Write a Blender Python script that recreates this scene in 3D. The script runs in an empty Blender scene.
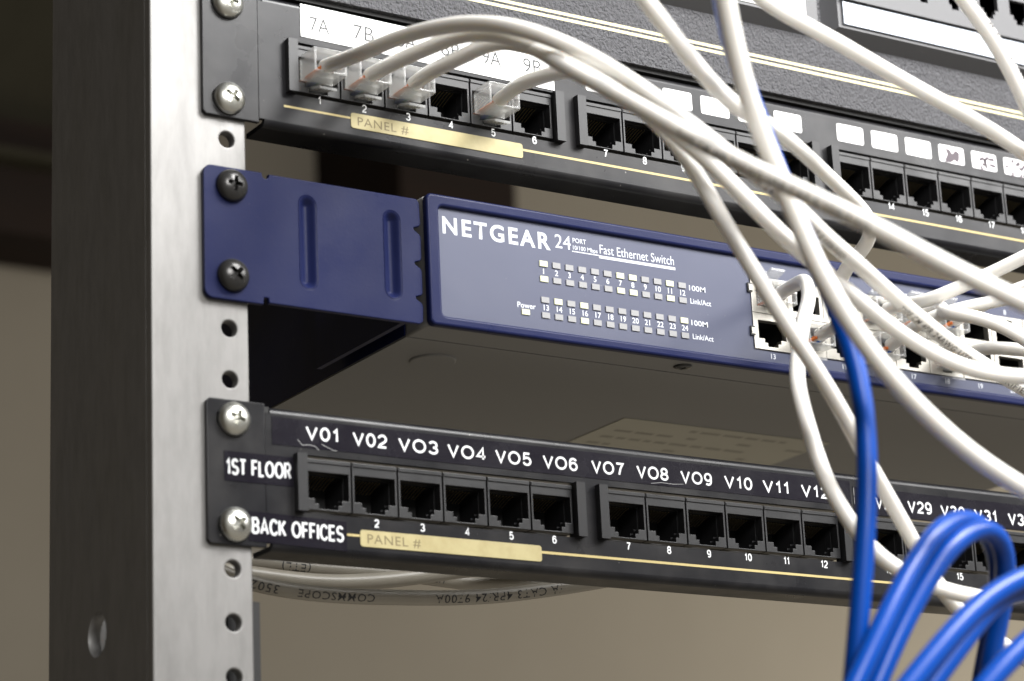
import bpy, bmesh, math, random
from mathutils import Vector, Matrix, Euler

random.seed(7)
S = 0.001                      # everything below is written in millimetres
scene = bpy.context.scene
COL = scene.collection

# ------------------------------------------------------------------ camera
cam_data = bpy.data.cameras.new("camera")
cam_data.sensor_width = 36.0
cam_data.lens = 2608.536 / 1024 * 36.0
cam_data.clip_start = 0.02
cam_data.clip_end = 50.0
cam = bpy.data.objects.new("camera", cam_data)
COL.objects.link(cam)
cam.location = (-0.333732, -0.670283, -0.201103)
cam.rotation_euler = Euler([math.radians(a) for a in (106.618, 2.565, -32.151)], 'XYZ')
cam_data.dof.use_dof = True
cam_data.dof.focus_distance = 0.865
cam_data.dof.aperture_fstop = 13.0
cam_data.dof.aperture_blades = 7
scene.camera = cam

# ------------------------------------------------------------------ world and lamps
world = bpy.data.worlds.new("World")
scene.world = world
world.use_nodes = True
wn = world.node_tree
bg = wn.nodes["Background"]
geo = wn.nodes.new("ShaderNodeTexCoord")
sepw = wn.nodes.new("ShaderNodeSeparateXYZ")
rampw = wn.nodes.new("ShaderNodeValToRGB")
addw = wn.nodes.new("ShaderNodeMath"); addw.operation = 'MULTIPLY_ADD'
addw.inputs[1].default_value = 0.5; addw.inputs[2].default_value = 0.5
wn.links.new(geo.outputs["Generated"], sepw.inputs[0])
wn.links.new(sepw.outputs[2], addw.inputs[0])
wn.links.new(addw.outputs[0], rampw.inputs[0])
rampw.color_ramp.elements[0].position = 0.0
rampw.color_ramp.elements[0].color = (0.62, 0.56, 0.47, 1)      # warm light thrown back by the floor
rampw.color_ramp.elements[1].position = 1.0
rampw.color_ramp.elements[1].color = (0.46, 0.47, 0.48, 1)
# the room is dim on the left-hand side of the rack
dotw = wn.nodes.new("ShaderNodeVectorMath"); dotw.operation = 'DOT_PRODUCT'
dotw.inputs[1].default_value = (0.80, -0.60, 0.0)
wn.links.new(geo.outputs["Generated"], dotw.inputs[0])
side = wn.nodes.new("ShaderNodeMapRange"); side.interpolation_type = 'SMOOTHSTEP'
side.inputs[1].default_value = -0.55; side.inputs[2].default_value = 0.15
side.inputs[3].default_value = 0.0; side.inputs[4].default_value = 1.0
wn.links.new(dotw.outputs["Value"], side.inputs[0])
mulw = wn.nodes.new("ShaderNodeMix"); mulw.data_type = 'RGBA'
mulw.inputs[6].default_value = (0.060, 0.042, 0.024, 1)
wn.links.new(side.outputs[0], mulw.inputs[0]); wn.links.new(rampw.outputs[0], mulw.inputs[7])
wn.links.new(mulw.outputs[2], bg.inputs[0])
bg.inputs[1].default_value = 0.70

def lamp(name, loc, target, size, power, color):
    d = bpy.data.lights.new(name, 'AREA')
    d.shape = 'RECTANGLE'; d.size = size[0]; d.size_y = size[1]
    d.energy = power; d.color = color
    o = bpy.data.objects.new(name, d); COL.objects.link(o)
    o.location = loc
    v = Vector(target) - Vector(loc)
    o.rotation_euler = v.to_track_quat('-Z', 'Y').to_euler()
    return o
lamp("ceiling_lamp", (0.46, -0.74, 0.82), (0.10, -0.05, 0.06), (0.45, 0.45), 29, (1.0, 0.995, 0.985))
lamp("key_lamp", (1.00, -0.75, 0.66), (0.22, 0, 0.10), (0.5, 0.5), 11, (1.0, 0.99, 0.985))
lamp("front_fill", (-0.18, -1.40, 0.60), (0.14, 0, 0.0), (0.5, 0.5), 19, (1.0, 0.985, 0.97))  # unseen fill light added to lift the shaded sides of the cables
lamp("wall_wash", (2.45, 1.05, -0.20), (2.1, 1.9, 0.45), (0.5, 0.5), 43, (1.0, 0.96, 0.88))  # unseen area light added beside the wall to brighten its right side

scene.view_settings.view_transform = 'Standard'
scene.view_settings.look = 'None'
scene.view_settings.exposure = 0.0
scene.view_settings.gamma = 1.0
scene.render.engine = 'CYCLES'
scene.cycles.max_bounces = 10
scene.cycles.transmission_bounces = 8
scene.cycles.caustics_reflective = False
scene.cycles.caustics_refractive = False

# ------------------------------------------------------------------ materials
def mat(name, color, rough=0.5, metal=0.0, spec=0.5, bump=None, vary=None, coat=0.0, trans=0.0, emit=None, stretch=(1, 1, 1), rvary=0.0, aniso=0.0, dust=0.0):
    """bump = (cells per metre, strength, distance in mm); vary = (scale, second colour, low, high)"""
    m = bpy.data.materials.new(name); m.use_nodes = True
    nt = m.node_tree; b = nt.nodes["Principled BSDF"]
    b.inputs["Base Color"].default_value = (*color, 1)
    b.inputs["Roughness"].default_value = rough
    b.inputs["Metallic"].default_value = metal
    b.inputs["Specular IOR Level"].default_value = spec
    b.inputs["Coat Weight"].default_value = coat
    b.inputs["Transmission Weight"].default_value = trans
    if aniso: b.inputs["Anisotropic"].default_value = aniso
    if emit:
        b.inputs["Emission Color"].default_value = (*emit[0], 1)
        b.inputs["Emission Strength"].default_value = emit[1]
    tc = nt.nodes.new("ShaderNodeTexCoord"); mp = nt.nodes.new("ShaderNodeMapping")
    nt.links.new(tc.outputs["Object"], mp.inputs[0])
    mp.inputs["Scale"].default_value = stretch
    def noise(scale, detail=4, rough_=0.55):
        n = nt.nodes.new("ShaderNodeTexNoise")
        n.inputs["Scale"].default_value = scale; n.inputs["Detail"].default_value = detail
        n.inputs["Roughness"].default_value = rough_
        nt.links.new(mp.outputs[0], n.inputs["Vector"])
        return n
    if bump:
        n = noise(bump[0], 3)
        bp_ = nt.nodes.new("ShaderNodeBump")
        bp_.inputs["Strength"].default_value = bump[1]; bp_.inputs["Distance"].default_value = bump[2] * S
        nt.links.new(n.outputs[0], bp_.inputs["Height"]); nt.links.new(bp_.outputs[0], b.inputs["Normal"])
    if vary:
        n = noise(vary[0], 6, 0.65)
        r = nt.nodes.new("ShaderNodeValToRGB")
        r.color_ramp.elements[0].position = vary[2]; r.color_ramp.elements[0].color = (*color, 1)
        r.color_ramp.elements[1].position = vary[3]; r.color_ramp.elements[1].color = (*vary[1], 1)
        nt.links.new(n.outputs[0], r.inputs[0]); nt.links.new(r.outputs[0], b.inputs["Base Color"])
    if rvary:
        n = noise(60, 5, 0.6)
        mr = nt.nodes.new("ShaderNodeMapRange")
        mr.inputs[1].default_value = 0.3; mr.inputs[2].default_value = 0.7
        mr.inputs[3].default_value = max(0.02, rough - rvary); mr.inputs[4].default_value = min(1, rough + rvary)
        nt.links.new(n.outputs[0], mr.inputs[0]); nt.links.new(mr.outputs[0], b.inputs["Roughness"])
    if dust:
        n = noise(520, 2, 0.5); n2 = noise(35, 4, 0.6)
        r = nt.nodes.new("ShaderNodeValToRGB")
        r.color_ramp.elements[0].position = 0.755; r.color_ramp.elements[0].color = (0, 0, 0, 1)
        r.color_ramp.elements[1].position = 0.80; r.color_ramp.elements[1].color = (1, 1, 1, 1)
        nt.links.new(n.outputs[0], r.inputs[0])
        r2 = nt.nodes.new("ShaderNodeMapRange"); r2.inputs[1].default_value = 0.45; r2.inputs[2].default_value = 0.75
        r2.inputs[3].default_value = 0.0; r2.inputs[4].default_value = 0.10
        nt.links.new(n2.outputs[0], r2.inputs[0])
        ad = nt.nodes.new("ShaderNodeMath"); ad.operation = 'MAXIMUM'
        nt.links.new(r.outputs[0], ad.inputs[0]); nt.links.new(r2.outputs[0], ad.inputs[1])
        ml = nt.nodes.new("ShaderNodeMath"); ml.operation = 'MULTIPLY'; ml.inputs[1].default_value = dust
        nt.links.new(ad.outputs[0], ml.inputs[0])
        mx = nt.nodes.new("ShaderNodeMix"); mx.data_type = 'RGBA'
        mx.inputs[6].default_value = (*color, 1); mx.inputs[7].default_value = (0.42, 0.40, 0.37, 1)
        nt.links.new(ml.outputs[0], mx.inputs[0]); nt.links.new(mx.outputs[2], b.inputs["Base Color"])
    return m

M = {}
M['aluminium'] = mat("brushed_aluminium", (0.205, 0.201, 0.195), 0.50, 0.5, bump=(900, 0.5, 0.06), vary=(260, (0.165, 0.162, 0.156), 0.40, 0.74), stretch=(1, 1, 0.26), rvary=0.10)
M['black_paint'] = mat("black_powder_coat", (0.007, 0.007, 0.0085), 0.31, 0, 0.25, bump=(2600, 0.16, 0.06), rvary=0.06, dust=0.45)
M['crinkle'] = mat("crinkled_black_paint", (0.075, 0.075, 0.082), 0.38, 0, 0.8, bump=(1050, 1.0, 2.2))
M['black_plastic'] = mat("black_plastic", (0.009, 0.009, 0.010), 0.40, 0, 0.4, bump=(900, 0.12, 0.05))
M['jack_plastic'] = mat("jack_plastic", (0.014, 0.014, 0.015), 0.38, 0, 0.42, bump=(700, 0.15, 0.08), rvary=0.08)
M['dark'] = mat("dark_socket", (0.004, 0.004, 0.004), 0.7)
M['navy'] = mat("navy_enamel", (0.0085, 0.012, 0.050), 0.32, 0, 0.13, bump=(1100, 0.22, 0.10), rvary=0.05, dust=0.08)
M['face_blue'] = mat("grey_blue_face_paint", (0.052, 0.058, 0.094), 0.42, 0.12, 0.35, bump=(1800, 0.12, 0.05), rvary=0.05, dust=0.14)
M['chassis'] = mat("dark_chassis_paint", (0.235, 0.231, 0.222), 0.5, 0, 0.4, bump=(1400, 0.12, 0.05), dust=0.2)
M['zinc'] = mat("zinc_plated_steel", (0.52, 0.52, 0.48), 0.30, 1.0, bump=(300, 0.12, 0.1), rvary=0.1)
M['black_steel'] = mat("blackened_steel", (0.035, 0.034, 0.033), 0.26, 0.55, bump=(300, 0.1, 0.1))
M['nickel'] = mat("nickel_shield", (0.40, 0.385, 0.35), 0.34, 0.8, bump=(120, 0.2, 0.3), rvary=0.1)
M['gold_pin'] = mat("gold_contact", (0.75, 0.6, 0.35), 0.3, 1.0)
M['white_paper'] = mat("white_label_paper", (0.86, 0.86, 0.85), 0.6)
M['white_ink'] = mat("white_ink", (0.62, 0.63, 0.64), 0.6)
M['logo_ink'] = mat("pale_silver_ink", (0.50, 0.52, 0.56), 0.55)
M['black_ink'] = mat("black_ink", (0.02, 0.02, 0.022), 0.6)
M['brown_ink'] = mat("faded_brown_ink", (0.13, 0.10, 0.04), 0.6)
M['grey_print'] = mat("grey_cable_print", (0.07, 0.065, 0.06), 0.6)
M['marker'] = mat("dark_marker_ink", (0.045, 0.03, 0.04), 0.5)
M['tag_yellow'] = mat("yellowed_tag", (0.36, 0.31, 0.15), 0.55, vary=(160, (0.30, 0.25, 0.11), 0.4, 0.7))
M['gold_line'] = mat("gold_line_ink", (0.40, 0.32, 0.13), 0.5)
M['pale_gold'] = mat("pale_gold_line_ink", (0.58, 0.52, 0.29), 0.55)
M['tape'] = mat("glossy_black_tape", (0.006, 0.005, 0.009), 0.26, 0, 0.2, bump=(160, 0.25, 0.25), rvary=0.06)
M['white_jacket'] = mat("white_pvc_jacket", (0.80, 0.785, 0.75), 0.36, 0, 0.5, vary=(25, (0.75, 0.73, 0.69), 0.4, 0.75), bump=(200, 0.05, 0.1))
for _m in ('white_jacket',):
    _b = M[_m].node_tree.nodes['Principled BSDF']
    _b.inputs['Subsurface Weight'].default_value = 0.35; _b.inputs['Subsurface Radius'].default_value = (1.0, 0.92, 0.8); _b.inputs['Subsurface Scale'].default_value = 0.003
M['shaded_jacket'] = mat("shaded_pvc_jacket", (0.31, 0.285, 0.235), 0.42, 0, 0.5, vary=(30, (0.26, 0.235, 0.19), 0.4, 0.75))  # white jacket toned down: shade under the lower panel put into the colour
M['blue_jacket'] = mat("blue_pvc_jacket", (0.0004, 0.050, 0.30), 0.32, 0, 0.3, bump=(150, 0.05, 0.15))
M['clear'] = mat("clear_polycarbonate", (0.92, 0.93, 0.93), 0.10, 0, 1.0)
def make_clear(m):
    nt = m.node_tree; b = nt.nodes["Principled BSDF"]; out = nt.nodes["Material Output"]
    tr = nt.nodes.new("ShaderNodeBsdfTransparent"); tr.inputs[0].default_value = (0.97, 0.97, 0.96, 1)
    mx = nt.nodes.new("ShaderNodeMixShader"); lw = nt.nodes.new("ShaderNodeLayerWeight"); lw.inputs[0].default_value = 0.35
    mr = nt.nodes.new("ShaderNodeMapRange"); mr.inputs[3].default_value = 0.10; mr.inputs[4].default_value = 0.60
    nt.links.new(lw.outputs["Facing"], mr.inputs[0]); nt.links.new(mr.outputs[0], mx.inputs[0])
    nt.links.new(tr.outputs[0], mx.inputs[1]); nt.links.new(b.outputs[0], mx.inputs[2]); nt.links.new(mx.outputs[0], out.inputs[0])
make_clear(M['clear'])
M['wire_orange'] = mat("orange_wire", (0.62, 0.16, 0.03), 0.4)
M['wire_blue'] = mat("blue_wire", (0.03, 0.13, 0.50), 0.4)
M['wire_green'] = mat("green_wire", (0.02, 0.28, 0.14), 0.4)
M['wire_brown'] = mat("brown_wire", (0.18, 0.07, 0.03), 0.4)
M['wire_white'] = mat("white_wire", (0.6, 0.57, 0.52), 0.4)
M['led_off'] = mat("unlit_led_lens", (0.22, 0.22, 0.225), 0.35)
M['led_on'] = mat("lit_led_lens", (0.42, 0.42, 0.30), 0.35, emit=((0.95, 1.0, 0.60), 0.22))
M['sticker'] = mat("beige_sticker", (0.46, 0.44, 0.36), 0.55)
M['sticker_ink'] = mat("sticker_ink", (0.30, 0.28, 0.23), 0.55)
M['grey_plastic'] = mat("grey_plastic", (0.06, 0.06, 0.064), 0.42, 0, 0.5, bump=(500, 0.12, 0.08))
M['silver'] = mat("silver_trim", (0.22, 0.235, 0.26), 0.34, 0.75)
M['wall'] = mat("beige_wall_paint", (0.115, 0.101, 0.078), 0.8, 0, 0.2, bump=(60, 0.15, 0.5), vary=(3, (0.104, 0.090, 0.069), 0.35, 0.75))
M['olive'] = mat("dark_olive_tone", (0.012, 0.010, 0.005), 0.7, 0, 0.1, vary=(8, (0.015, 0.013, 0.007), 0.4, 0.7))  # near-black tone carries the dimness of the upper left wall
M['wood'] = mat("dark_brown_board", (0.009, 0.005, 0.003), 0.7, 0, 0.08, vary=(14, (0.006, 0.004, 0.003), 0.35, 0.7), stretch=(0.2, 1, 1))

# ------------------------------------------------------------------ builders
def link_mesh(name, bm, materials, parent=None, smooth=0.6, loc=None):
    """bm is in millimetres; one mesh object in metres"""
    bmesh.ops.scale(bm, vec=(S, S, S), verts=bm.verts)
    if smooth: bmesh.ops.recalc_face_normals(bm, faces=bm.faces)
    me = bpy.data.meshes.new(name)
    bm.to_mesh(me); bm.free()
    if not isinstance(materials, (list, tuple)): materials = [materials]
    for m in materials: me.materials.append(m)
    if smooth:
        me.shade_smooth()
        me.set_sharp_from_angle(angle=smooth)
        for pg in me.polygons:                   # true flats stay flat beside their rounded edges
            if max(abs(c) for c in pg.normal) > 0.9999: pg.use_smooth = False
    o = bpy.data.objects.new(name, me)
    COL.objects.link(o)
    if parent is not None:
        o.parent = parent
        o.matrix_parent_inverse = Matrix.Identity(4)
        pl = Vector(parent.location)
        q = parent.parent
        while q is not None:
            pl += Vector(q.location); q = q.parent
        o.location = -pl                       # parts are written in place; the thing's Empty stands at its base
    return o

def tag(o, label=None, cat=None, group=None, kind=None):
    if label: o['label'] = label
    if cat: o['category'] = cat
    if group: o['group'] = group
    if kind: o['kind'] = kind
    return o

def thing(name, label, cat, loc, group=None):
    o = bpy.data.objects.new(name, None)
    o.empty_display_size = 0.01
    COL.objects.link(o)
    o.location = Vector(loc) * S
    return tag(o, label, cat, group)

def box(bm, x0, x1, y0, y1, z0, z1, mi=0):
    vs = [bm.verts.new(p) for p in ((x0, y0, z0), (x1, y0, z0), (x1, y1, z0), (x0, y1, z0), (x0, y0, z1), (x1, y0, z1), (x1, y1, z1), (x0, y1, z1))]
    for f in ((0, 3, 2, 1), (4, 5, 6, 7), (0, 1, 5, 4), (1, 2, 6, 5), (2, 3, 7, 6), (3, 0, 4, 7)):
        fc = bm.faces.new([vs[i] for i in f]); fc.material_index = mi
    return vs

def bevelled(bm, w, seg=2, angle=0.5):
    ed = [e for e in bm.edges if len(e.link_faces) == 2 and e.calc_face_angle(0) > angle]
    bmesh.ops.bevel(bm, geom=ed, offset=w, segments=seg, affect='EDGES', profile=0.5, clamp_overlap=True)
    return bm

def bbox(x0, x1, y0, y1, z0, z1, w=0.3, seg=2):
    bm = bmesh.new(); box(bm, x0, x1, y0, y1, z0, z1); return bevelled(bm, w, seg)

def join(dst, src):
    me = bpy.data.meshes.new("tmp"); src.to_mesh(me); src.free()
    dst.from_mesh(me); bpy.data.meshes.remove(me); return dst

def from_curve(cu):
    o = bpy.data.objects.new("tmp", cu); COL.objects.link(o)
    dg = bpy.context.evaluated_depsgraph_get(); dg.update()
    me = bpy.data.meshes.new_from_object(o.evaluated_get(dg))
    bm = bmesh.new(); bm.from_mesh(me)
    bpy.data.objects.remove(o); bpy.data.curves.remove(cu); bpy.data.meshes.remove(me)
    return bm

def plate(loops, y0, y1, bevel=0.0, res=2):
    """flat sheet standing in the xz plane between y0 (front) and y1, first loop is the outline, others are holes"""
    cu = bpy.data.curves.new("tmp", 'CURVE'); cu.dimensions = '2D'; cu.fill_mode = 'BOTH'
    for lp in loops:
        sp = cu.splines.new('POLY'); sp.points.add(len(lp) - 1)
        for p, q in zip(sp.points, lp): p.co = (q[0], q[1], 0, 1)
        sp.use_cyclic_u = True
    cu.extrude = (y1 - y0) / 2 - bevel
    cu.bevel_depth = bevel; cu.bevel_resolution = res; cu.offset = -bevel
    bm = from_curve(cu)
    bmesh.ops.remove_doubles(bm, verts=bm.verts, dist=1e-4)
    for v in bm.verts:
        x, y, z = v.co; v.co = (x, (y0 + y1) / 2 - z, y)
    return bm

def rrect(x0, x1, z0, z1, r=1.0, n=5):
    out = []
    for cx, cz, a0 in ((x1 - r, z1 - r, 0), (x0 + r, z1 - r, 90), (x0 + r, z0 + r, 180), (x1 - r, z0 + r, 270)):
        for k in range(n + 1):
            a = math.radians(a0 + 90 * k / n); out.append((cx + r * math.cos(a), cz + r * math.sin(a)))
    return out

def circle(cx, cz, r, n=24):
    return [(cx + r * math.cos(2 * math.pi * k / n), cz + r * math.sin(2 * math.pi * k / n)) for k in range(n)]

def text_bm(s, size, thick=0.015, bold=0.0, spacing=1.0, xs=1.0, align='LEFT', res=4):
    """lettering in the xy plane (mm); size is the cap height"""
    cu = bpy.data.curves.new("tmp", 'FONT'); cu.body = s
    cu.size = 1.0; cu.extrude = 0.0; cu.space_character = spacing; cu.align_x = align
    cu.resolution_u = res; cu.fill_mode = 'FRONT'
    k = size / 0.729
    cu.offset = 0.4 * bold / k
    bm = from_curve(cu)
    bmesh.ops.scale(bm, vec=(k * xs, k, 1), verts=bm.verts)
    return bm

def lettering(s, x, z, y, size, bold=0.0, spacing=1.0, xs=1.0, align='LEFT', tilt=0.0, width=None):
    """lettering on a face that looks towards -y; width, if given, is the length the words take up"""
    bm = text_bm(s, size, 0, bold, spacing, xs, align)
    if width and bm.verts:
        a = min(v.co.x for v in bm.verts); b = max(v.co.x for v in bm.verts)
        for v in bm.verts: v.co.x = (v.co.x - a) * width / (b - a)
    t = math.tan(math.radians(tilt))
    for v in bm.verts:
        px, pz, _ = v.co
        v.co = (x + px, y, z + pz + px * t)
    for f in bm.faces:
        if f.normal.y > 0: f.normal_flip()
    return bm

def merge(parts):
    bm = bmesh.new()
    for p in parts: join(bm, p)
    return bm

def face_forward(bm):
    bm.normal_update()
    for f in bm.faces:
        if f.normal.y > 0: f.normal_flip()
    return bm

def sheet(loop, y):
    """a printed or stuck-on patch that looks towards -y"""
    bm = bmesh.new(); bm.faces.new([bm.verts.new((p[0], y, p[1])) for p in loop])
    face_forward(bm)
    return bm

def spline(pts, step=2.0):
    P = [Vector(p) for p in pts]
    P = [P[0] * 2 - P[1]] + P + [P[-1] * 2 - P[-2]]
    out = []
    for i in range(1, len(P) - 2):
        p0, p1, p2, p3 = P[i - 1:i + 3]
        d0 = max((p1 - p0).length ** 0.5, 1e-3); d1 = max((p2 - p1).length ** 0.5, 1e-3); d2 = max((p3 - p2).length ** 0.5, 1e-3)
        m1 = ((p1 - p0) / d0 - (p2 - p0) / (d0 + d1) + (p2 - p1) / d1) * d1
        m2 = ((p2 - p1) / d1 - (p3 - p1) / (d1 + d2) + (p3 - p2) / d2) * d1
        n = max(2, int((p2 - p1).length / step))
        for k in range(n):
            t = k / n
            out.append(p1 * (2*t**3 - 3*t**2 + 1) + m1 * (t**3 - 2*t**2 + t) + p2 * (-2*t**3 + 3*t**2) + m2 * (t**3 - t**2))
    out.append(P[-2])
    for _ in range(16):                        # ease small kinks, ends stay put
        out = [out[0]] + [(out[i - 1] + out[i] * 2 + out[i + 1]) / 4 for i in range(1, len(out) - 1)] + [out[-1]]
    return out

def frames(path):
    T = [(path[min(i + 1, len(path) - 1)] - path[max(i - 1, 0)]).normalized() for i in range(len(path))]
    up = Vector((0, 0, 1)); u = (up - T[0] * up.dot(T[0])).normalized(); out = []
    for t in T:
        u = (u - t * u.dot(t)).normalized(); out.append((t, u, t.cross(u)))
    return out

def tube(bm, path, r, n=20, cap=True, mi=0):
    F = frames(path); rings = []
    for i, (p, (t, u, v)) in enumerate(zip(path, F)):
        rr = r(i / (len(path) - 1)) if callable(r) else r
        rings.append([bm.verts.new(p + (u * math.cos(a) + v * math.sin(a)) * rr) for a in (2 * math.pi * k / n for k in range(n))])
    for a, b in zip(rings, rings[1:]):
        for k in range(n):
            f = bm.faces.new((a[k], a[(k + 1) % n], b[(k + 1) % n], b[k])); f.material_index = mi
    if cap:
        bm.faces.new(rings[0][::-1]).material_index = mi; bm.faces.new(rings[-1]).material_index = mi
    return bm

def wrap_text(path, r, s, start, facing, size, flip=False, bold=0.03):
    """print running along a cable: start in mm from its first end, facing = direction the print looks to"""
    F = frames(path); L = [0.0]
    for a, b in zip(path, path[1:]): L.append(L[-1] + (b - a).length)
    bm = text_bm(s, size, 0, bold, 1.12, 1.1, res=2)
    bmesh.ops.subdivide_edges(bm, edges=bm.edges, cuts=1)
    facing = Vector(facing).normalized()
    def at(d):
        d = min(max(d, 0.01), L[-1] - 0.01); i = 0
        while L[i + 1] < d: i += 1
        k = (d - L[i]) / (L[i + 1] - L[i]); return path[i].lerp(path[i + 1], k), F[i]
    wide = max(v.co.x for v in bm.verts)
    for vx in bm.verts:
        x, y, _ = vx.co
        d = start + (wide - x if flip else x)
        p, (t, u, w) = at(d)
        n = (facing - t * facing.dot(t)).normalized(); side = t.cross(n)
        a = (y - size / 2) / r
        if not flip: a = -a
        vx.co = p + (n * math.cos(a) + side * math.sin(a)) * (r + 0.04)
    return bm

# sans lettering drawn with strokes of even weight, like a label maker's
def _arc(cx, cy, rx, ry, a0, a1, n=14): return [(cx + rx * math.cos(math.radians(a0 + (a1 - a0) * k / n)), cy + ry * math.sin(math.radians(a0 + (a1 - a0) * k / n))) for k in range(n + 1)]
GLYPH = {
    '0': (0.56, [_arc(0.28, 0.5, 0.28, 0.5, 90, 450, 32)]),
    'O': (0.80, [_arc(0.40, 0.5, 0.40, 0.5, 90, 450, 36)]),
    '1': (0.34, [[(0.02, 0.76), (0.14, 0.82), (0.25, 1.0), (0.25, 0.0)]]),
    '2': (0.56, [_arc(0.28, 0.70, 0.27, 0.30, 170, -30, 14) + [(0.40, 0.42), (0.10, 0.18), (0.02, 0.0), (0.56, 0.0)]]),
    '3': (0.56, [_arc(0.27, 0.745, 0.25, 0.255, 160, -90, 16), _arc(0.27, 0.255, 0.28, 0.255, 90, -165, 16)]),
    '4': (0.60, [[(0.60, 0.26), (0.0, 0.26), (0.43, 1.0), (0.43, 0.0)]]),
    '5': (0.56, [[(0.50, 1.0), (0.10, 1.0), (0.05, 0.52)] + _arc(0.28, 0.32, 0.28, 0.32, 130, -160, 18)]),
    '6': (0.56, [[(0.51, 0.82)] + _arc(0.29, 0.66, 0.27, 0.34, 50, 180, 12) + [(0.02, 0.36)], _arc(0.29, 0.32, 0.27, 0.32, 90, 450, 28)]),
    '7': (0.54, [[(0.0, 1.0), (0.54, 1.0), (0.34, 0.58), (0.20, 0.0)]]),
    '8': (0.56, [_arc(0.28, 0.755, 0.235, 0.245, 90, 450, 26), _arc(0.28, 0.255, 0.28, 0.255, 90, 450, 28)]),
    '9': (0.56, [_arc(0.27, 0.68, 0.27, 0.32, 90, 450, 28), [(0.54, 0.64)] + _arc(0.27, 0.34, 0.27, 0.34, 0, -130, 12)]),
    'V': (0.70, [[(0.0, 1.0), (0.35, 0.0), (0.70, 1.0)]]),
    'S': (0.60, [_arc(0.30, 0.745, 0.27, 0.255, 25, 270, 16) + _arc(0.30, 0.255, 0.30, 0.255, 90, -155, 16)]),
    'T': (0.60, [[(0.0, 1.0), (0.60, 1.0)], [(0.30, 1.0), (0.30, 0.0)]]),
    'F': (0.50, [[(0.50, 1.0), (0.0, 1.0), (0.0, 0.0)], [(0.0, 0.52), (0.44, 0.52)]]),
    'E': (0.52, [[(0.52, 1.0), (0.0, 1.0), (0.0, 0.0), (0.52, 0.0)], [(0.0, 0.52), (0.48, 0.52)]]),
    'L': (0.46, [[(0.0, 1.0), (0.0, 0.0), (0.46, 0.0)]]),
    'I': (0.04, [[(0.02, 1.0), (0.02, 0.0)]]),
    'C': (0.66, [_arc(0.36, 0.5, 0.36, 0.5, 35, 325, 26)]),
    'K': (0.58, [[(0.0, 1.0), (0.0, 0.0)], [(0.56, 1.0), (0.0, 0.36)], [(0.18, 0.56), (0.58, 0.0)]]),
    'A': (0.68, [[(0.0, 0.0), (0.34, 1.0), (0.68, 0.0)], [(0.12, 0.30), (0.56, 0.30)]]),
    'B': (0.56, [[(0.0, 0.0), (0.0, 1.0), (0.28, 1.0)] + _arc(0.28, 0.76, 0.24, 0.24, 90, -90, 10) + [(0.0, 0.52)], [(0.0, 0.52), (0.28, 0.52)] + _arc(0.28, 0.26, 0.28, 0.26, 90, -90, 10) + [(0.0, 0.0)]]),
    'R': (0.58, [[(0.0, 0.0), (0.0, 1.0), (0.30, 1.0)] + _arc(0.30, 0.75, 0.25, 0.25, 90, -90, 10) + [(0.0, 0.50)], [(0.30, 0.50), (0.57, 0.0)]]),
    ' ': (0.22, []),
}
def ribbon(bm, pts, w, y):
    """flat stroke of even width on a face that looks towards -y; ends are cut square"""
    P = [Vector((p[0], 0, p[1])) for p in pts]
    closed = (P[0] - P[-1]).length < 1e-5
    if closed: P = P[:-1]
    n = len(P); L = []; R = []
    for i in range(n):
        a = P[i - 1] if (i > 0 or closed) else None
        c = P[(i + 1) % n] if (i < n - 1 or closed) else None
        d0 = (P[i] - a).normalized() if a is not None else (c - P[i]).normalized()
        d1 = (c - P[i]).normalized() if c is not None else d0
        n0 = Vector((-d0.z, 0, d0.x)); n1 = Vector((-d1.z, 0, d1.x))
        m = n0 + n1
        m = n0 if m.length < 1e-4 else m.normalized()
        k = w / 2 / max(0.55, m.dot(n0))
        L.append(bm.verts.new((P[i].x + m.x * k, y, P[i].z + m.z * k))); R.append(bm.verts.new((P[i].x - m.x * k, y, P[i].z - m.z * k)))
    for i in range(n if closed else n - 1):
        j = (i + 1) % n; bm.faces.new((L[i], R[i], R[j], L[j]))
def strokes(s, x, z, y, size, w, width=None, align='LEFT', tilt=0.0):
    gap = w / size * 1.0 + 0.13
    adv = []; cx = 0
    for ch in s: adv.append(cx); cx += GLYPH[ch][0] + gap
    total = cx - gap
    h = size - w                                          # strokes run half a line inside the cap height
    k = (width - w) / total if width else h
    x0 = x + w / 2 if align == 'LEFT' else x - total * k / 2
    t = math.tan(math.radians(tilt)); bm = bmesh.new()
    for ch, a in zip(s, adv):
        for i, st in enumerate(GLYPH[ch][1]):
            ribbon(bm, [(x0 + (a + px) * k, z + w / 2 + pz * h + (a + px) * k * t) for px, pz in st], w, y - 0.006 * i)
    return face_forward(bm)
# ------------------------------------------------------------------ the wall far behind
b = bmesh.new(); box(b, -2500, 5200, 1900, 1960, -1500, 3200)
wall = link_mesh("wall", b, M['wall'])
tag(wall, "plain beige painted wall far behind the equipment rack", "wall")
shade_board = thing("shade_wallboard", "added shade-dark olive cupboard with a brown lower board on the wall, left of the metal post", "wallboard", (300, 1898, 717))
link_mesh("shade_panel", bbox(-700, 790, 1820, 1898, 846, 1800, 2), M['olive'], shade_board)  # added panel, darkens the upper left where the wall lies in shade
link_mesh("lower_board", bbox(-700, 796, 1790, 1898, 717, 844, 6), M['wood'], shade_board)
link_mesh("ledge", bbox(-700, 800, 1760, 1789, 790, 800, 3), M['olive'], shade_board)
bx = thing("wall_box", "blurred dark brown box on the wall, seen through the gap above the blue switch", "box", (1115, 1898, 790))
link_mesh("case", bbox(1062, 1215, 1700, 1898, 770, 985, 60, 8), M['wood'], bx)
link_mesh("lid", bbox(1050, 1218, 1765, 1899, 986, 1010, 4, 3), M['wood'], bx)

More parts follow.
